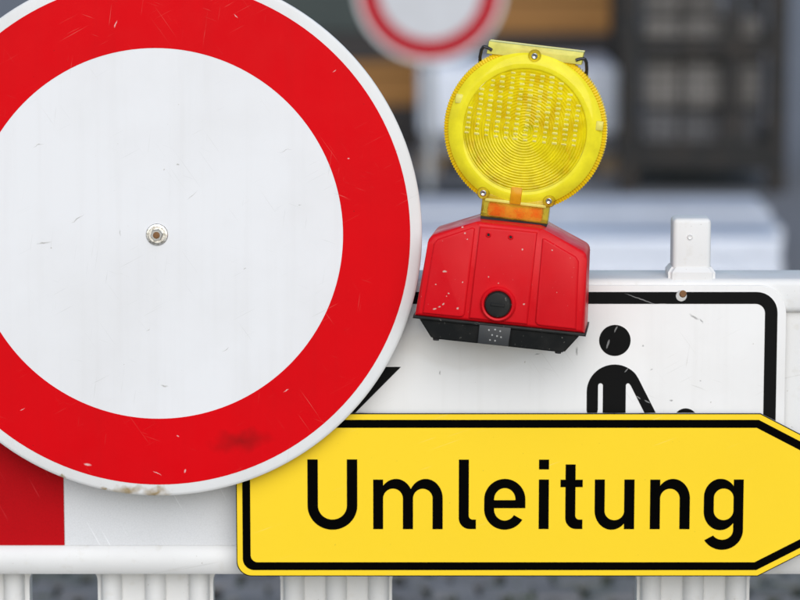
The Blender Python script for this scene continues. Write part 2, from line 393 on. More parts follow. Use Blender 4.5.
o = obj('cobblestone_field', rest, m_stone, pav); o['kind'] = 'stuff'
# moss tufts in the joints
bm = nb()
for k in range(900):
    j = random.randrange(40, 60); cx = random.choice([random.uniform(-1.2, 1.2), random.gauss(-.9, .12), random.gauss(.05, .1), random.gauss(-.15, .07), random.gauss(.27, .07)])
    y = 1.56 + j * .1 - .05 + random.uniform(-.012, .012); h = random.uniform(.006, .022)
    for q in range(5):
        a = random.uniform(0, 6.28); r = random.uniform(.004, .014); x = cx + random.uniform(-.02, .02); yy = y + random.uniform(-.015, .015)
        v = [bm.verts.new((x - r * math.cos(a), yy - r * math.sin(a), .008)), bm.verts.new((x + r * math.cos(a), yy + r * math.sin(a), .008)), bm.verts.new((x + random.uniform(-.01, .01), yy + random.uniform(-.01, .01), .012 + h))]
        bm.faces.new(v)
tag(obj('moss', bm, m_moss), 'short green moss growing in the joints between the grey cobbles', 'moss', kind='stuff')

# ------------------------------------------------------------------ white plastic barrier
YB = 3.556
def bx(px): return at(px, 560, YB).x
def bz(py): return at(400, py, YB).z
X0, X1 = -1.12, .98
ztop = bz(277); zrail1 = bz(311); zb1 = bz(543.6); zb0 = bz(574)
bar = empty('plastic_barrier', ((X0 + X1) / 2, YB + .03, 0))
tag(bar, 'white plastic barrier fence with red and white board carrying all the nearer signs', 'barrier')
off = -bar.location
def bobj(name, bm, m, smooth=True):
    bmesh.ops.translate(bm, verts=bm.verts, vec=off)
    return obj(name, bm, m, bar, smooth)
bm = nb(); box(bm, X0, X1, 3.5385, 3.6220, zrail1, ztop, .008, 4); bobj('top_rail', bm, m_pla)
bm = nb(); box(bm, X0 + .002, X1 - .002, 3.5475, 3.6120, zb1 - .004, zrail1 + .004); board = bobj('board', bm, m_pla)
bm = nb()
pro = [(3.5480, zb1 + .001), (3.5445, zb1 - .001), (3.5410, zb1 - .006), (3.5385, zb1 - .014), (3.5390, zb0 + .010), (3.5440, zb0 + .003), (3.5570, zb0), (3.6170, zb0), (3.6220, zb0 + .006), (3.6220, zb1 - .004), (3.6170, zb1)]
A = [bm.verts.new((X0, y, z)) for y, z in pro]; B = [bm.verts.new((X1, y, z)) for y, z in pro]
for i in range(len(pro)): j = (i + 1) % len(pro); bm.faces.new((A[i], B[i], B[j], A[j]))
bm.faces.new(A); bm.faces.new(B[::-1]); bobj('bottom_rail', bm, m_pla)
# reflective sheets on the board
edges = [-374, -154, 66, 286, 506, 726]
for i in range(5):
    bm = nb(); e0, e1 = max(bx(edges[i]), X0 + .01), bx(edges[i + 1]); 
    box(bm, e0 + .0004, e1 - .0004, 3.5458, 3.5474, zb1 + .0004, zrail1 - .002)
    o = obj('reflective_sheet', bm, m_sred if i % 2 else m_swhite, bar); 
    for q in o.data.vertices: q.co += off
    o['label'] = 'red reflective sheet' if i % 2 else 'white reflective sheet'
# uprights of the lower grille
pil = [(-300, -195), (-95, 31), (99, 214), (281, 392), (636, 748), (935, 1045)]
YG = 3.5990
rf = .015
for a, b in pil:
    x0, x1 = max(at(a, 590, YG).x, X0 + .02), min(at(b, 590, YG).x, X1 - .02)
    pts = [(x0 - rf, zb0 + .006)] + arc(x0 - rf, zb0 - rf, rf, rf, 90, 0, 5) + [(x0, .10), (x1, .10)] + arc(x1 + rf, zb0 - rf, rf, rf, 180, 90, 5) + [(x1 + rf, zb0 + .006)]
    bm = nb(); prism(bm, pts, YG - .014, YG + .014)
    bm.normal_update(); bmesh.ops.triangulate(bm, faces=[f for f in bm.faces if len(f.verts) > 4], ngon_method='EAR_CLIP')
    up = bobj('upright', bm, m_pla)
    for f in (.12, .5, .88):
        bm = nb(); cx = x0 + (x1 - x0) * f
        A, B = [], []
        for i in range(9):
            t = math.pi * i / 8
            A.append(bm.verts.new((cx - .0125 * math.cos(t), YG - .0142 - .014 * math.sin(t) ** .8, zb0 + .002))); B.append(bm.verts.new((cx - .0125 * math.cos(t), YG - .0142 - .014 * math.sin(t) ** .8, .11)))
        for i in range(8): bm.faces.new((A[i], A[i+1], B[i+1], B[i]))
        bm.faces.new(A); bm.faces.new(B[::-1])
        bmesh.ops.translate(bm, verts=bm.verts, vec=off); obj('rib', bm, m_pla, up, True)
bm = nb(); box(bm, X0, X1, 3.5570, 3.6270, .05, .105, .008, 3); bobj('foot_rail', bm, m_pla)
for a in (X0 + .18, X1 - .18):
    bm = nb(); box(bm, a - .09, a + .09, 3.26, 3.92, .022, .085, .012, 2); bobj('foot', bm, m_rub)
# post caps standing on the top rail (the second one carries the warning lamp)
pw = mpp(690, 240, YB + .01)
for cx, top in ((690, 214), (501, 232)):
    p = at(cx, 277, YB + .012); zt = at(cx, top, YB + .012).z - .003
    hw = 19 * pw
    bm = nb(); box(bm, p.x - hw, p.x + hw, p.y - .02, p.y + .02, ztop - .004, zt, .0055, 4)
    po = bobj('post', bm, m_pla)
    bm = nb()
    zc = ztop + .0105
    lo = [(-hw - .005, -.026), (hw + .005, -.026), (hw + .005, .026), (-hw - .005, .026)]; hi = [(-hw - .001, -.0215), (hw + .001, -.0215), (hw + .001, .0215), (-hw - .001, .0215)]
    rings = [[bm.verts.new((p.x + x, p.y + y, z)) for x, y in q] for q, z in ((lo, ztop - .002), (lo, zc - .003), (hi, zc + .002))]
    for a, b in zip(rings[:-1], rings[1:]):
        for i in range(4): bm.faces.new((a[i], a[(i+1) % 4], b[(i+1) % 4], b[i]))
    bm.faces.new(rings[0][::-1]); bm.faces.new(rings[-1])
    bmesh.ops.bevel(bm, geom=[e for e in bm.edges if abs(e.verts[0].co.z - e.verts[1].co.z) > .001], offset=.004, segments=3, affect='EDGES')
    bmesh.ops.translate(bm, verts=bm.verts, vec=off); obj('collar', bm, m_pla, po, True)
    if cx == 690:
        q = at(690, 237, YB - .008); bm = nb()
        lathe_y(bm, [(0, -.0006), (.0016, -.0008), (.0026, -.0016), (.0034, 0), (.0036, .001)], 16); 
        bmesh.ops.translate(bm, verts=bm.verts, vec=Vector((q.x, YB - .0082, q.z)) + off); obj('rivet', bm, m_pla, po, True)

# ------------------------------------------------------------------ round sign
p = at(157, 234.6, 3.50)
rs = empty('round_sign', p, (R(-2.0), 0, 0))
tag(rs, 'large round white traffic sign with broad red ring and centre bolt, in front', 'road sign')
k = RS
bm = nb(); lathe_y(bm, [(0, 0), (186 * k, 0)], 128); obj('white_face', bm, m_disc, rs)
bm = nb(); strip(bm, arc(0, 0, 252.5 * k, 252.5 * k, 0, 360, 160), arc(0, 0, 185.5 * k, 185.5 * k, 0, 360, 160), -.0003); obj('red_ring', bm, m_ring, rs)
bm = nb()
lathe_y(bm, [(250 * k, .0001), (261 * k, .0001), (262.6 * k, .0004), (264 * k, .0016), (264.3 * k, .003), (264.3 * k, .008), (262.2 * k, .008), (262.0 * k, .004), (250 * k, .003), (0, .003)], 160)
obj('rim', bm, m_rim, rs, True)
bm = nb(); box(bm, -.17, .17, .0035, .022, -.02, .02, .002, 1); obj('mounting_bracket', bm, m_alu, rs)
bm = nb(); lathe_y(bm, [(0, -.0016), (7.4 * k, -.0016), (7.6 * k, -.0006), (8.3 * k, -.0006), (8.6 * k, -.0018), (10.4 * k, -.0016), (11 * k, -.0009), (11 * k, .0002)], 40); bolt = obj('bolt', bm, m_zinc, rs, True)
bm = nb(); prism(bm, [(6.3 * k * math.cos(R(a)), 6.3 * k * math.sin(R(a))) for a in range(10, 370, 60)], -.0085, -.0015, .0006, 1); obj('nut', bm, m_nut, bolt)
bm = nb(); lathe_y(bm, [(0, -.0102), (2.4 * k, -.0102), (3.4 * k, -.0096), (3.4 * k, -.008)], 20); obj('thread_end', bm, m_rust, bolt, True)

# ------------------------------------------------------------------ yellow arrow sign with lettering
YU = 3.511
p = at(518, 494.5, YU)
us = empty('diversion_sign', p)
tag(us, 'yellow arrow-shaped sign with black border reading Umleitung', 'road sign')
k = mpp(518, 494.5, YU)
def L(px, py): return ((px - 518) * k, -(py - 494.5 + .4) * k * 1.023)
def arrow_outline(d):
    """the sign's outline moved inwards by d photo pixels"""
    x0, x1, y0, y1 = 236 + d, 759 - d * .24, 413.5 + d, 576 - d
    r = max(15 - d * .55, 5)
    tip = 918 - d * 2.2
    pts = [(x0 + r, y1)]
    o = []
    o += [(x0 + r + r * math.cos(R(a)), y1 - r - r * math.sin(R(a))) for a in range(270, 179, -10)]   # lower left
    o += [(x0 + r + r * math.cos(R(a)), y0 + r - r * math.sin(R(a))) for a in range(180, 89, -10)]     # upper left
    o += [(x1, y0), (tip, 494.75), (x1, y1)]
    return [L(*q) for q in o]
bm = nb(); prism(bm, arrow_outline(0), .0003, .0035, .0005, 1); obj('plate', bm, m_alu, us)
bm = nb(); f = [bm.verts.new((x, 0, z)) for x, z in arrow_outline(.0)]; bm.faces.new(f); obj('edge_line', bm, m_blk, us)
bm = nb(); f = [bm.verts.new((x, -.0003, z)) for x, z in arrow_outline(.9)]; bm.faces.new(f); obj('yellow_face', bm, m_yel, us)
bm = nb(); strip(bm, arrow_outline(6.3), arrow_outline(14.2), -.0006, True); obj('black_border', bm, m_blk, us)
for cx in (320, 700):
    bm = nb(); x, z = L(cx, 494); box(bm, x - .02, x + .02,   .0036, .0235, z - .03, z + .03); obj('mounting_bracket', bm, m_alu, us)
def letter(name, parts):
    bm = nb()
    for i, (a, b) in enumerate(parts):
        strip(bm, [L(*q) for q in a], [L(*q) for q in b], -.0007 - i * .00004)
    o = obj('letter', bm, m_blk, us); o['label'] = 'black letter ' + name
def rect(x0, x1, y0, y1): return ([(x0, y0), (x1, y0)], [(x0, y1), (x1, y1)])
def A_(cx, cy, rx, ry, a0, a1, n=24):   # angles in degrees, y up
    return [(cx + rx * math.cos(R(a0 + (a1 - a0) * i / n)), cy - ry * math.sin(R(a0 + (a1 - a0) * i / n))) for i in range(n + 1)]
def hook(x0, x1, xe, yt, yb=528.5, yf=519):   # foot of l and t
    return (A_(x0 + 11, yb - 11, 11, 11, 180, 270) + [(xe, yb)], A_(x1 + 4, yf - 4, 4, 4, 180, 270) + [(xe, yf)]), rect(x0, x1, yt, yb - 11), ([(x0, yb - 11.01), (x1, yb - 11.01)], [(x0, yb - 11), (x1, yf - 4)])
def arch(sx, x2, ex, top=478.4, y=498, base=528.6):
    """n-shaped arch: stem edge sx, inner right x2, outer right ex"""
    ci = (sx + x2) / 2; ri = (x2 - sx) / 2
    co_ = ex - 17
    a = 180 - math.degrees(math.acos(min(1, (co_ - sx) / 17)))
    return (A_(co_, y, 17, y - top, a, 0), A_(ci, y, ri, ri, 180, 0)), rect(x2, ex, y, base)
letter('U', [rect(307.5, 317.9, 459, 505), rect(346.9, 357.3, 459, 505), (A_(332.4, 505, 24.9, 24.2, 180, 360), A_(332.4, 505, 14.5, 14, 180, 360))])
m1 = arch(383.1, 402.9, 413); m2 = arch(413, 432.6, 442.7)
m2 = ((A_(425.7, 498, 17, 19.6, 155, 0), m2[0][1]), m2[1])
letter('m', [rect(373.2, 383.1, 479.1, 528.6), *m1, *m2])
letter('l', list(hook(458.8, 468.8, 476, 459.2)))
letter('e', [(A_(504.8, 499, 20.6, 20.6, 0, 180) + A_(504.8, 508.6, 20.6, 20.6, 180, 329), A_(504.8, 499, 10.7, 11.4, 0, 180) + A_(504.8, 508.6, 10.7, 11.4, 180, 329)), ([(515.4, 498.9), (525.4, 498.9)], [(515.4, 500), (525.4, 500)]), rect(493.5, 525.4, 499.6, 507.6)])
letter('i', [rect(538.8, 548.8, 459.2, 469), rect(538.8, 548.8, 479, 528.5)])
letter('t', list(hook(565.4, 575.4, 582.6, 464)) + [rect(560.4, 582.6, 479.2, 486.6)])
a = 180 + math.degrees(math.acos(12.6 / 17))
letter('u', [rect(594.7, 604.7, 479, 510.2), rect(624.2, 634.4, 479, 528.6), (A_(611.7, 510, 17, 19.2, 180, 360 - math.degrees(math.acos(12.5 / 17))), A_(614.45, 510.2, 9.8, 9.4, 180, 360))])
letter('n', [rect(650.1, 660.1, 479.1, 528.6), *arch(660.1, 679.7, 689.9)])
letter('g', [rect(733.6, 743.5, 479, 529.5),
    (A_(720.5, 497, 16.6, 18.7, 38, 180) + A_(720.5, 511, 16.6, 18.6, 180, 322), A_(723.75, 497.5, 9.85, 9.5, 0, 180) + A_(723.75, 510, 9.85, 9.5, 180, 360)),
    (A_(722.7, 529.4, 20.8, 19.9, 360, 211), A_(722.7, 529.4, 10.9, 9.8, 360, 214))])

# ------------------------------------------------------------------ white plate with pictogram
YP = 3.535
p = at(517, 425, YP)
ps = empty('pictogram_sign', p)
tag(ps, 'white rectangular plate with black frame and pedestrian pictogram behind the yellow arrow', 'road sign')
k = PS
def prr(x0, x1, y0, y1, r): return rrect((x0 - 517) * k, (x1 - 517) * k, -(y1 - 425) * k, -(y0 - 425) * k, r * k)
bm = nb(); prism(bm, prr(250, 784, 284, 566, 27), 0, .003, .0006, 2); obj('plate', bm, m_plate, ps)
bm = nb(); strip(bm, prr(259, 775.5, 290.5, 559.5, 21), prr(271.5, 763, 302.5, 547, 9.5), -.0003, True); obj('frame_border', bm, m_pblk, ps)
def poly(name, pts, y=-.0003, holes=None):
    bm = nb(); f = bm.faces.new([bm.verts.new((q[0], y, q[1])) for q in [pp(*w) for w in pts]])
    bm.normal_update(); bmesh.ops.triangulate(bm, faces=[f], ngon_method='EAR_CLIP'); return obj(name, bm, m_pblk, ps)
poly('arrow_symbol', [(401, 366), (352, 366), (288, 430), (352, 494), (401, 494), (352, 449), (450, 449), (450, 417), (351, 417)])
adult = poly('adult_symbol', A_(614, 391, 27.6, 27.4, 180, 40, 20) + [(638, 378), (655.8, 413), (661, 424), (653, 430), (629.8, 384), ] + A_(627.6, 385, 2.2, 2.4, 0, 180, 6) + [(625.5, 432), (625.5, 520), (615.5, 520), (615.5, 450), (612.5, 450), (612.5, 520), (602.5, 520)] + A_(600.1, 385, 2.4, 2.4, 0, 180, 6) + [(597.7, 410)] + A_(592, 410, 5.6, 5.6, 360, 180, 8))
bm = nb(); lathe_y(bm, [(0, -.0003), (15.7 * k, -.0003)], 48); x, z = pp(614, 339.3); bmesh.ops.translate(bm, verts=bm.verts, vec=(x, 0, z)); obj('adult_head', bm, m_pblk, ps)
bm = nb(); lathe_y(bm, [(0, -.0003), (12 * k, -.0003)], 40); x, z = pp(685.5, 420); bmesh.ops.translate(bm, verts=bm.verts, vec=(x, 0, z)); obj('child_head', bm, m_pblk, ps)
poly('child_symbol', A_(685.5, 452, 16, 14, 180, 0, 14) + [(701.5, 480), (694, 480), (694, 520), (687, 520), (687, 488), (684, 488), (684, 520), (677, 520), (677, 470), (660, 436), (663, 428)])
bm = nb(); lathe_y(bm, [(0, -.0012), (.003, -.0014), (.0042, -.0004), (.0044, .0)], 20); x, z = pp(681, 292.5); bmesh.ops.translate(bm, verts=bm.verts, vec=(x, -.0004, z)); obj('rusty_screw', bm, m_rust, ps, True)
bm = nb(); lathe_y(bm, [(0, -.0005), (.0062, -.0005), (.0066, .0)], 20); x, z = pp(679.5, 294.5); bmesh.ops.translate(bm, verts=bm.verts, vec=(x, -.0003, z)); obj('washer', bm, m_alu, ps, True)

# ------------------------------------------------------------------ warning lamp
YL = 3.483
p = at(502, 319, YL)
wl = empty('warning_lamp', p, (0, R(5.2), R(-6)))
tag(wl, 'round yellow warning lamp on a red battery box, tilted on the barrier post', 'warning lamp')
k = BS
def U(pts): return [(u * k, v * k) for u, v in pts]
D = .042
sh = []
body = [(-84.5, 0), (84.5, 0)] + [(79.5, 74), (79, 77), (77.5, 79.5), (75, 81.5)] + [(33, 99.2), (30, 100)] + [(-30, 100), (-33, 99.2)] + [(-73.5, 82.5), (-76, 80), (-77.8, 77), (-78.3, 74)]
bm = nb(); prism(bm, U(body), -D, D, .0045, 3, bev_back=True); bd = obj('housing', bm, m_box, wl, True)
def panel(pts, proud=.0026, y=-D, bev=.0022):
    bm = nb(); prism(bm, U(pts), y - proud, y + .001, bev, 3); return obj('front_panel', bm, m_box, bd, True)
panel([(-30.5, 3.5), (27.5, 3.5), (28.5, 95.5), (-28.5, 95.5)], .0034)
panel([(35, 7), (37, 4.2), (40, 3.5), (76, 3.5), (72, 71), (68.5, 75.5), (37, 90), (34, 90)], .0026)
panel([(-77, 3.5), (-40, 3.5), (-37, 4.2), (-35, 7), (-33, 93), (-36, 93.5), (-69, 78.5), (-72, 74)], .0026)
bm = nb()   # rim under the housing
prism(bm, U([(-86, -2.6), (86, -2.6), (86, .4), (-86, .4)]), -D - .0022, D + .0022, .0012, 2, True); obj('base_rim', bm, m_bbl, wl, True)
bm = nb()
def frus(bm, a, b, v0, v1, d0, d1):
    A = [bm.verts.new((x * k, y, v1 * k)) for x, y in ((-a, -d0), (a, -d0), (a, d0), (-a, d0))]
    B = [bm.verts.new((x * k, y, v0 * k)) for x, y in ((-b, -d1), (b, -d1), (b, d1), (-b, d1))]
    for i in range(4): bm.faces.new((A[i], A[(i+1) % 4], B[(i+1) % 4], B[i]))
    bm.faces.new(A); bm.faces.new(B[::-1])
    bmesh.ops.bevel(bm, geom=list(bm.edges), offset=.0015, segments=2, affect='EDGES')
frus(bm, 80, 66, -22, -2.4, D - .001, D - .006); base = obj('base_tray', bm, m_bbl, wl, True)
for u in (-62, 60):
    for y in (-D + .012, D - .012):
        bm = nb(); tube(bm, (u * k, y, -21.5 * k), (u * k, y, -24 * k), 3.4 * k, 3 * k, 14); obj('rubber_foot', bm, m_rub, base)
bm = nb(); prism(bm, U([(-19.5, -20.5), (11, -20.5), (12, -1.5), (-19.5, -1.5)]), -D - .0034, -D + .006, .001, 2); obj('clip', bm, m_clip, wl, True)
# lock knob in its collar
KU, KV = -3, 20.8
yk = -D - .0034
bm = nb(); lathe_y(bm, [(0, yk - .001), (13.2 * k, yk - .001), (14 * k, yk - .0042), (15.6 * k, yk - .005), (17 * k, yk - .0036), (18 * k, yk + .001)], 48, cx=KU * k, cz=KV * k); obj('knob_collar', bm, m_box, bd, True)
bm = nb(); lathe_y(bm, [(0, yk - .0062), (9 * k, yk - .0064), (11.8 * k, yk - .006), (12.9 * k, yk - .0045), (13.1 * k, yk)], 40, cx=KU * k, cz=KV * k)
knob = obj('lock_knob', bm, m_bbl, wl, True)
bm = nb(); box(bm, (KU - 7) * k, (KU + 7) * k, yk - .0074, yk - .006, (KV - 1.6) * k, (KV + 1.6) * k, .0005, 1); obj('key_slot', bm, m_bbl, knob)
for u in (-19, 3):
    bm = nb(); lathe_y(bm, [(0, -D - .0035), (1.3 * k, -D - .0036), (1.9 * k, -D - .0044), (2.9 * k, -D - .0036), (3 * k, -D - .003)], 20, cx=u * k, cz=88.4 * k); h = obj('screw_socket', bm, m_box, bd, True)
    bm = nb(); lathe_y(bm, [(0, -D - .0039), (1.35 * k, -D - .0039)], 12, cx=u * k, cz=88.4 * k); obj('screw_hole', bm, m_bbl, bd)
# back sleeve that slides over the barrier post
bm = nb(); box(bm, -26 * k, 26 * k, D - .001, .142, 44 * k, 88 * k, .004, 2); obj('mounting_sleeve', bm, m_bbl, wl, True)

# lens head
LU, LV = 5.2, 192.3
ln = empty('lens_head', (LU * k, 0, LV * k), (0, R(1.2), 0)); ln.parent = wl
R0 = 81.5 * k; RI = 62 * k
seg = 352
dome = lambda r: -.026 + .009 * (r / RI) ** 2
def lens(sign, ridges, m, name):
    prof = [(0, -.026)]
    nr = 23
    for i in range(nr):
        r0 = RI * (i + .02) / nr; r1 = RI * (i + .55) / nr
        if ridges: prof += [(r0, dome(r0) + .00045), (r1, dome(r1) - .0003)]
        else: prof += [(r1, dome(r1))]
    bm = nb(); lathe_y(bm, [(r, y * sign) for r, y in prof], 176)
    lo = obj(name, bm, m, ln)
    prof = [(RI * .985, -.0170), (RI + .0025, -.0180), (RI + .008, -.0172), (R0 * .925, -.0130), (R0 * .935, -.0122)]
    bm = nb(); lathe_y(bm, [(r, y * sign) for r, y in prof], 128); obj('flange', bm, m_lensg, lo, 'a')
    prof = [(R0 * .934, -.0123), (R0 * .945, -.0108), (R0 * .993, -.0086), (R0 * .997, -.0015), (R0 * .985, -.0004)]
    n = len(prof)
    def radial(kk, i): return -.0013 if (kk >= n - 4 and i % 2) else 0
    bm = nb(); lathe_y(bm, [(r, y * sign) for r, y in prof], seg, radial)
    obj('knurled_rim', bm, m_lensk, lo, 'a')
    return lo
front = lens(1, True, m_lensf, 'front_lens')
rear = lens(-1, False, m_lensr, 'rear_lens')
bm = nb()   # lens prisms, their pale colour standing in for sky glints
for i in range(-6, 7):
    for j in range(-2, 13):
        x, z = (i * 9.6 + 1.5) * k, (j * 4.9 + 1) * k
        rr = math.hypot(x, z)
        if rr > RI * .95: continue
        y = dome(rr) - .0002
        h1 = 2.3 * k * random.uniform(.75, 1.15); h2 = 1.05 * k * random.uniform(.8, 1.1); x += random.uniform(-.4, .4) * k
        v = [bm.verts.new(q) for q in ((x - h1, y, z - h2), (x + h1, y, z - h2), (x + h1, y, z + h2), (x - h1, y, z + h2), (x - h1 * .6, y - .0012, z + h2 * .5), (x + h1 * .6, y - .0012, z + h2 * .5))]
        for f in ((0, 1, 5, 4), (4, 5, 2, 3), (1, 2, 5), (3, 0, 4)): bm.faces.new([v[q] for q in f])
o = obj('prism_glints', bm, m_lensp, ln); o['kind'] = 'stuff'
bm = nb()   # upright amber flutes inside the lamp, painted as dark bands between the glints
for i in range(-8, 8):
    x = ((i + .5) * 9.6 + 1.5) * k
    if abs(x) > RI * .93: continue
    zt = math.sqrt((RI * .95) ** 2 - x * x)
    A, B = [], []
    for q in range(7):
        t = math.pi * q / 6
        A.append(bm.verts.new((x - 3.0 * k * math.cos(t), -.0095 - .0025 * math.sin(t), -zt))); B.append(bm.verts.new((x - 3.0 * k * math.cos(t), -.0095 - .0025 * math.sin(t), zt)))
    for q in range(6): bm.faces.new((A[q], A[q+1], B[q+1], B[q]))
o = obj('lens_flutes', bm, m_flute, ln, True); o['kind'] = 'stuff'
bm = nb()   # plate added to brighten the lower half, behind the front lens
prism(bm, [(-RI * .45, -.004)] + arc(0, 0, RI * .8, RI * .93, 200, 340, 30) + [(RI * .45, -.004)], -.014, -.0125); obj('brightening_plate', bm, m_lensg, ln)
bm = nb(); tube(bm, (0, 0, -60 * k), (0, 0, -8 * k), .005, .004, 16); tube(bm, (0, 0, -8 * k), (0, 0, 3 * k), .0045, .0045, 16); lampst = obj('bulb_holder', bm, m_lensp, ln)
bm = nb(); box(bm, -1.5 * k, 8 * k, -.0185, -.006, -1 * k, 5.5 * k, .001, 1); obj('bulb', bm, mat('bulb_dark', (.10, .13, .03), .3), ln)
# top box with wire handle
bm = nb(); prism(bm, U([(-46.5, 70), (47.5, 70), (48.5, 82.5), (-45.5, 82.5)]), -.0125, .02, .0015, 2, True); obj('top_bar', bm, m_lensb, ln, True)
for s in (-1, 1):
    bm = nb(); q = [(s * 46 * k, -.012, 76 * k), (s * 50 * k, -.012, 76.5 * k), (s * 52 * k, -.010, 73 * k), (s * 53 * k, -.004, 66 * k), (s * 53 * k, .010, 56 * k)]
    q = [Vector((s * 41.5 * k, -.0135, 74 * k))] + [Vector(v) for v in q]
    path_tube(bm, q, .0019); obj('wire_handle', bm, m_wire, ln, True)
def screw(x, z, y, boss=True):
    if boss:
        bm = nb(); lathe_y(bm, [(3.2 * k, y - .002), (5.4 * k, y - .002), (6.4 * k, y + .001), (6.5 * k, y + .012)], 28, cx=x, cz=z); obj('screw_boss', bm, m_neck, ln, True)
    bm = nb(); lathe_y(bm, [(0, y - .0012), (1.0 * k, y - .0014), (2.3 * k, y - .0022), (3.1 * k, y - .0016), (3.2 * k, y + .001)], 18, cx=x, cz=z); obj('screw', bm, m_zinc, ln, True)
screw(1.0 * k, 73.5 * k, -.0165); screw(-33.5 * k, -67 * k, -.0165); screw(32 * k, -67 * k, -.0165)
for x, z in ((-68, 23), (72.5, 13)):   # moulded patches on the flat ring
    bm = nb(); box(bm, (x - 3.6) * k, (x + 3.6) * k, -.0172, -.012, (z - 4.6) * k, (z + 4.6) * k, .001, 2); obj('moulded_patch', bm, m_lensb, ln, True)
# neck
bm = nb(); prism(bm, U([(-34, -90.5), (33, -90.5), (33, -72), (31, -66), (-32, -66), (-34, -72)]), -.0155, .0155, .0022, 3, True); obj('neck', bm, m_neck, ln, True)
bm = nb(); box(bm, -31 * k, 30 * k, -.0175, -.0150, -74.5 * k, -71.5 * k, .0008, 2); obj('neck_lip', bm, m_lensb, ln, True)
bm = nb(); box(bm, -28 * k, 27 * k, -.0105, .0105, -90 * k, -76 * k, .003, 2); obj('socket', bm, m_redin, ln, True)
bm = nb(); box(bm, -6.5 * k, 4.5 * k, -.0192, -.010, -74 * k, -57 * k, .001, 2); obj('latch', bm, m_amber, ln, True)
bm = nb(); box(bm, -33.5 * k, 32.5 * k, -.0148, .0148, -93.2 * k, -90.3 * k); obj('gasket', bm, m_bbl, ln, True)

# ------------------------------------------------------------------ far round sign on a pole
YF = 12.3
p = at(430, -12, YF); k = mpp(430, -12, YF)
fs = empty('round_sign', (p.x, p.y, 0))
tag(fs, 'small distant blurred round white sign with red ring at top edge', 'road sign')
z = p.z
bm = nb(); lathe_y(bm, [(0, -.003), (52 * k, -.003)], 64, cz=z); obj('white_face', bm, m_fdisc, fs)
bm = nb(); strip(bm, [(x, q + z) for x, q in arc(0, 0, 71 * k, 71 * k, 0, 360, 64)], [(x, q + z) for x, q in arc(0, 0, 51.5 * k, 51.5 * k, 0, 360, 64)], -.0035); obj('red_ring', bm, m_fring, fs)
bm = nb(); lathe_y(bm, [(70 * k, -.003), (75 * k, -.003), (75.5 * k, .012), (74 * k, .012), (70 * k, 0), (0, 0)], 64, cz=z); obj('rim', bm, m_rim, fs)
bm = nb(); tube(bm, (0, .035, .05), (0, .035, z + .25), .021, n=20); obj('pole', bm, m_galv, fs, True)
bm = nb(); box(bm, -.05, .05, .001, .03, z - .03, z + .03); obj('clamp', bm, m_galv, fs)
bm = nb(); box(bm, -.20, .20, -.36, .43, .002, .10, .02, 2); obj('foot', bm, m_rub, fs)

# ------------------------------------------------------------------ mesh crate with concrete blocks
YC = 13.15
xl, xr = at(628, 150, YC).x, at(776, 150, YC).x
W = xr - xl; cx = (xl + xr) / 2; HT = .97; DP = 1.2
cr = empty('mesh_crate', (cx, YC, 0), (0, 0, R(-2)))
tag(cr, 'dark steel mesh crate full of grey blocks, blurred in the background', 'crate')
for x in (-W/2, W/2):
    for y in (0, DP):
        bm = nb(); box(bm, x - .042, x + .042, y - .03 + .03, y + .06, .0, HT, .004, 1); obj('corner_post', bm, m_steel, cr)
for z0, z1 in ((.10, .22), (.60, .67), (HT - .09, HT)):
    for y in (.004, DP + .005):
        bm = nb(); box(bm, -W/2 + .043, W/2 - .043, y, y + .045, z0, z1); obj('rail', bm, m_steel, cr)
    for x in (-W/2, W/2):
        bm = nb(); box(bm, x - .02, x + .02, .061, DP - .001, z0 + .003, z1 - .003); obj('rail', bm, m_steel, cr)
bm = nb(); box(bm, W/2 - .21, W/2 - .15, .008, .04, .221, HT - .091); obj('brace', bm, m_steel, cr)
bm = nb(); box(bm, -W/2 + .03, W/2 - .03, .05, DP - .01, .12, .16); obj('floor_plate', bm, m_steel, cr)
bm = nb()
x = -W/2 + .06
while x < W/2 - .05: box(bm, x - .003, x + .003, .016, .022, .22, HT - .09); x += .05
z = .25
while z < HT - .1: box(bm, -W/2 + .043, W/2 - .043, .010, .016, z - .003, z + .003); z += .05
o = obj('wire_mesh', bm, m_steel, cr); o['kind'] = 'stuff'
for z0, col in ((.162, 0), (.36, 0), (.56, 0), (.76, 0)):
    for q in range(3):
        bw = (W - .13) / 3; xx = -W/2 + .065 + q * bw
        dy = random.uniform(0, .05) + (.10 if z0 < .3 else 0)
        if z0 > .7 and q == 2: continue
        bm = nb(); box(bm, xx + .006, xx + bw - .006, .075 + dy, 1.05, z0 + .001, z0 + random.uniform(.175, .192), .012, 1)
        b = obj('concrete_block', bm, m_conc if not (z0 < .3) else m_grey, None, loc=cr.location, rot=cr.rotation_euler)
        row = ('lowest', 'second', 'third', 'top')[int((z0 - .16) / .2 + .5)]; colm = ('left', 'middle', 'right')[q]
        tag(b, f'{row} row {colm} grey block inside the dark mesh crate', 'block', 'grey blocks in the mesh crate')

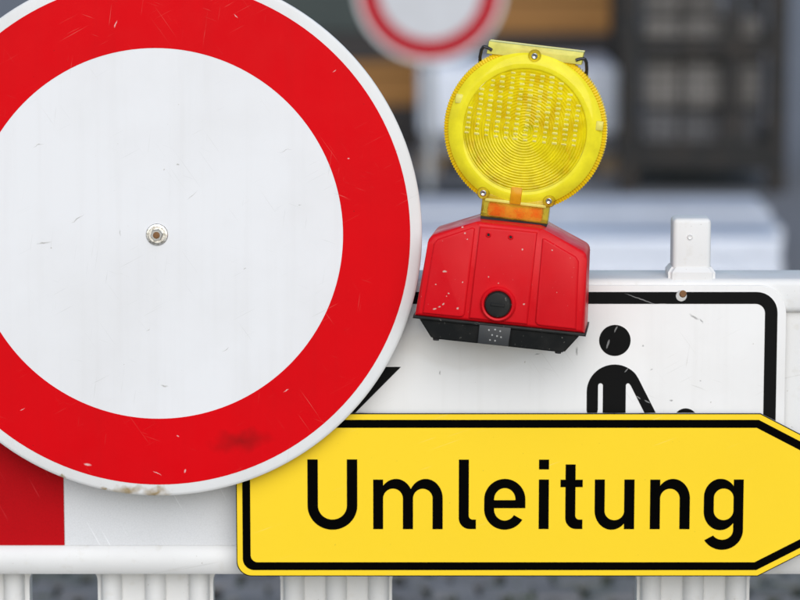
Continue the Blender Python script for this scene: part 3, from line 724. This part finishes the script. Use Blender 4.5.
# ------------------------------------------------------------------ stacked beams
YS = 15.0
bl, br = -1.05, at(622, 60, YS).x
zl = [at(500, y, YS).z for y in (148, 106, 62, 33, -12)]
zl = [0, zl[1], zl[2], zl[3], zl[4]]
def ibeam(x0, x1, y, z0, h, label):
    e = empty('formwork_timber', ((x0 + x1) / 2, y, z0)); hl = (x1 - x0) / 2
    bm = nb(); box(bm, -hl, hl, -.04, .04, 0, .055, .004, 1); obj('flange', bm, m_ochre, e)
    bm = nb(); box(bm, -hl, hl, -.04, .04, h - .055, h, .004, 1); obj('flange', bm, m_ochre, e)
    bm = nb(); box(bm, -hl + .001, hl - .001, -.016, .016, .054, h - .054); obj('web', bm, m_ochre, e)
    tag(e, label, 'timber', 'ochre formwork timbers stacked in the background')
def timber(x0, x1, y0, y1, z0, z1, label):
    bm = nb(); box(bm, -(x1 - x0) / 2, (x1 - x0) / 2, 0, y1 - y0, 0, z1 - z0, .006, 1)
    o = obj('shade_timber', bm, m_gapdark, loc=((x0 + x1) / 2, y0, z0)); tag(o, label, 'timber', 'dark timbers added as shade between the ochre timbers')
timber(bl, br - .02, YS - .03, YS + .5, .001, zl[1], 'long dark timber added as shade on the ground under the ochre timbers')
timber(bl + .02, br, YS - .02, YS + .48, zl[2] + .001, zl[3], 'long dark timber added as gap shade between the two layers of ochre timbers')  # full-length dark piece added so the gap between the layers looks shaded
order = ('front', 'second', 'third', 'fourth', 'rearmost')
for i in range(5):
    ibeam(bl + random.uniform(0, .06), br - random.uniform(0, .05), YS + .02 + i * .1, zl[1] + .001, zl[2] - zl[1] - .001, f'{order[i]} ochre timber in the lower layer of the background stack')
ux0 = at(470, 10, YS).x
for i in range(5):
    ibeam(ux0 + random.uniform(0, .05), br + random.uniform(-.02, .02), YS + .02 + i * .1, zl[3] + .001, zl[4] - zl[3], f'{order[i]} ochre timber in the upper layer of the background stack')
sb = empty('tool_chest', (ux0 - .62, YS + .22, zl[3] + .001)); tag(sb, 'dark green metal chest on the timber stack behind the round signs', 'chest')
bm = nb(); box(bm, -.55, .55, -.22, .22, 0, .34, .008, 2); obj('body', bm, m_green, sb)
bm = nb(); box(bm, -.565, .565, -.235, .235, .341, .40, .01, 2); lid = obj('lid', bm, m_green, sb)
for x in (-.3, .3):
    bm = nb(); box(bm, x - .03, x + .03, -.245, -.221, .28, .37, .003, 1); obj('latch', bm, m_galv, sb)

# ------------------------------------------------------------------ wrapped pallet
YW = 13.9
x0, x1 = at(419, 100, YW).x, at(619, 100, YW).x
zt = at(520, 66, YW).z; zm = at(520, 152, YW).z
wp = empty('wrapped_pallet', ((x0 + x1) / 2, YW, 0)); tag(wp, 'pale wrapped load on a pallet standing behind the warning lamp', 'pallet')
hw = (x1 - x0) / 2
for x in (-hw + .05, 0, hw - .05):
    bm = nb(); box(bm, x - .05, x + .05, 0, .78, .001, max(zm - .04, .03)); obj('pallet_block', bm, m_wood, wp)
for i in range(5):
    bm = nb(); box(bm, -hw, hw, i * .165, i * .165 + .12, max(zm - .04, .03) + .001, max(zm - .04, .03) + .022); obj('deck_board', bm, m_wood, wp)
zd = max(zm - .04, .03) + .023
bm = nb(); box(bm, -hw + .01, hw - .01, .01, .77, zd, zd + .09, .02, 2); obj('grey_layer', bm, m_grey, wp, True)
bm = nb(); box(bm, -hw, hw, 0, .78, zd + .091, zt, .03, 3); obj('wrapped_bundle', bm, m_film, wp, True)
bm = nb(); box(bm, -.02, .02, -.004, .784, zd + .12, zt + .003); obj('strap', bm, m_grey, wp)

# ------------------------------------------------------------------ white boards lying in front
yb0 = 10.15
xb0, xb1 = -.62, at(783, 255, yb0).x
zf = at(600, 239, yb0).z
rows = [(0, .36, zf, 0, 'nearest'), (.39, .72, zf - .012, .04, 'middle'), (.76, 1.25, zf + .004, .06, 'farthest')]
for d0, d1, z, dx, nm in rows:
    e = empty('white_panel', ((xb0 + xb1) / 2 + dx, yb0 + d0, 0)); hw = (xb1 - xb0) / 2
    tag(e, f'{nm} of the low white panel stacks on the ground behind the barrier', 'panel', 'white panels lying behind the barrier')
    n = 3
    for i in range(n):
        bm = nb(); z0 = .002 + i * (z / n); jx = random.uniform(-.012, .012)
        box(bm, -hw + jx, hw + jx, random.uniform(0, .008), d1 - d0 - random.uniform(0, .008), z0, z0 + z / n - .004, .006, 2); obj('board', bm, m_film if nm == 'nearest' else m_board, e)
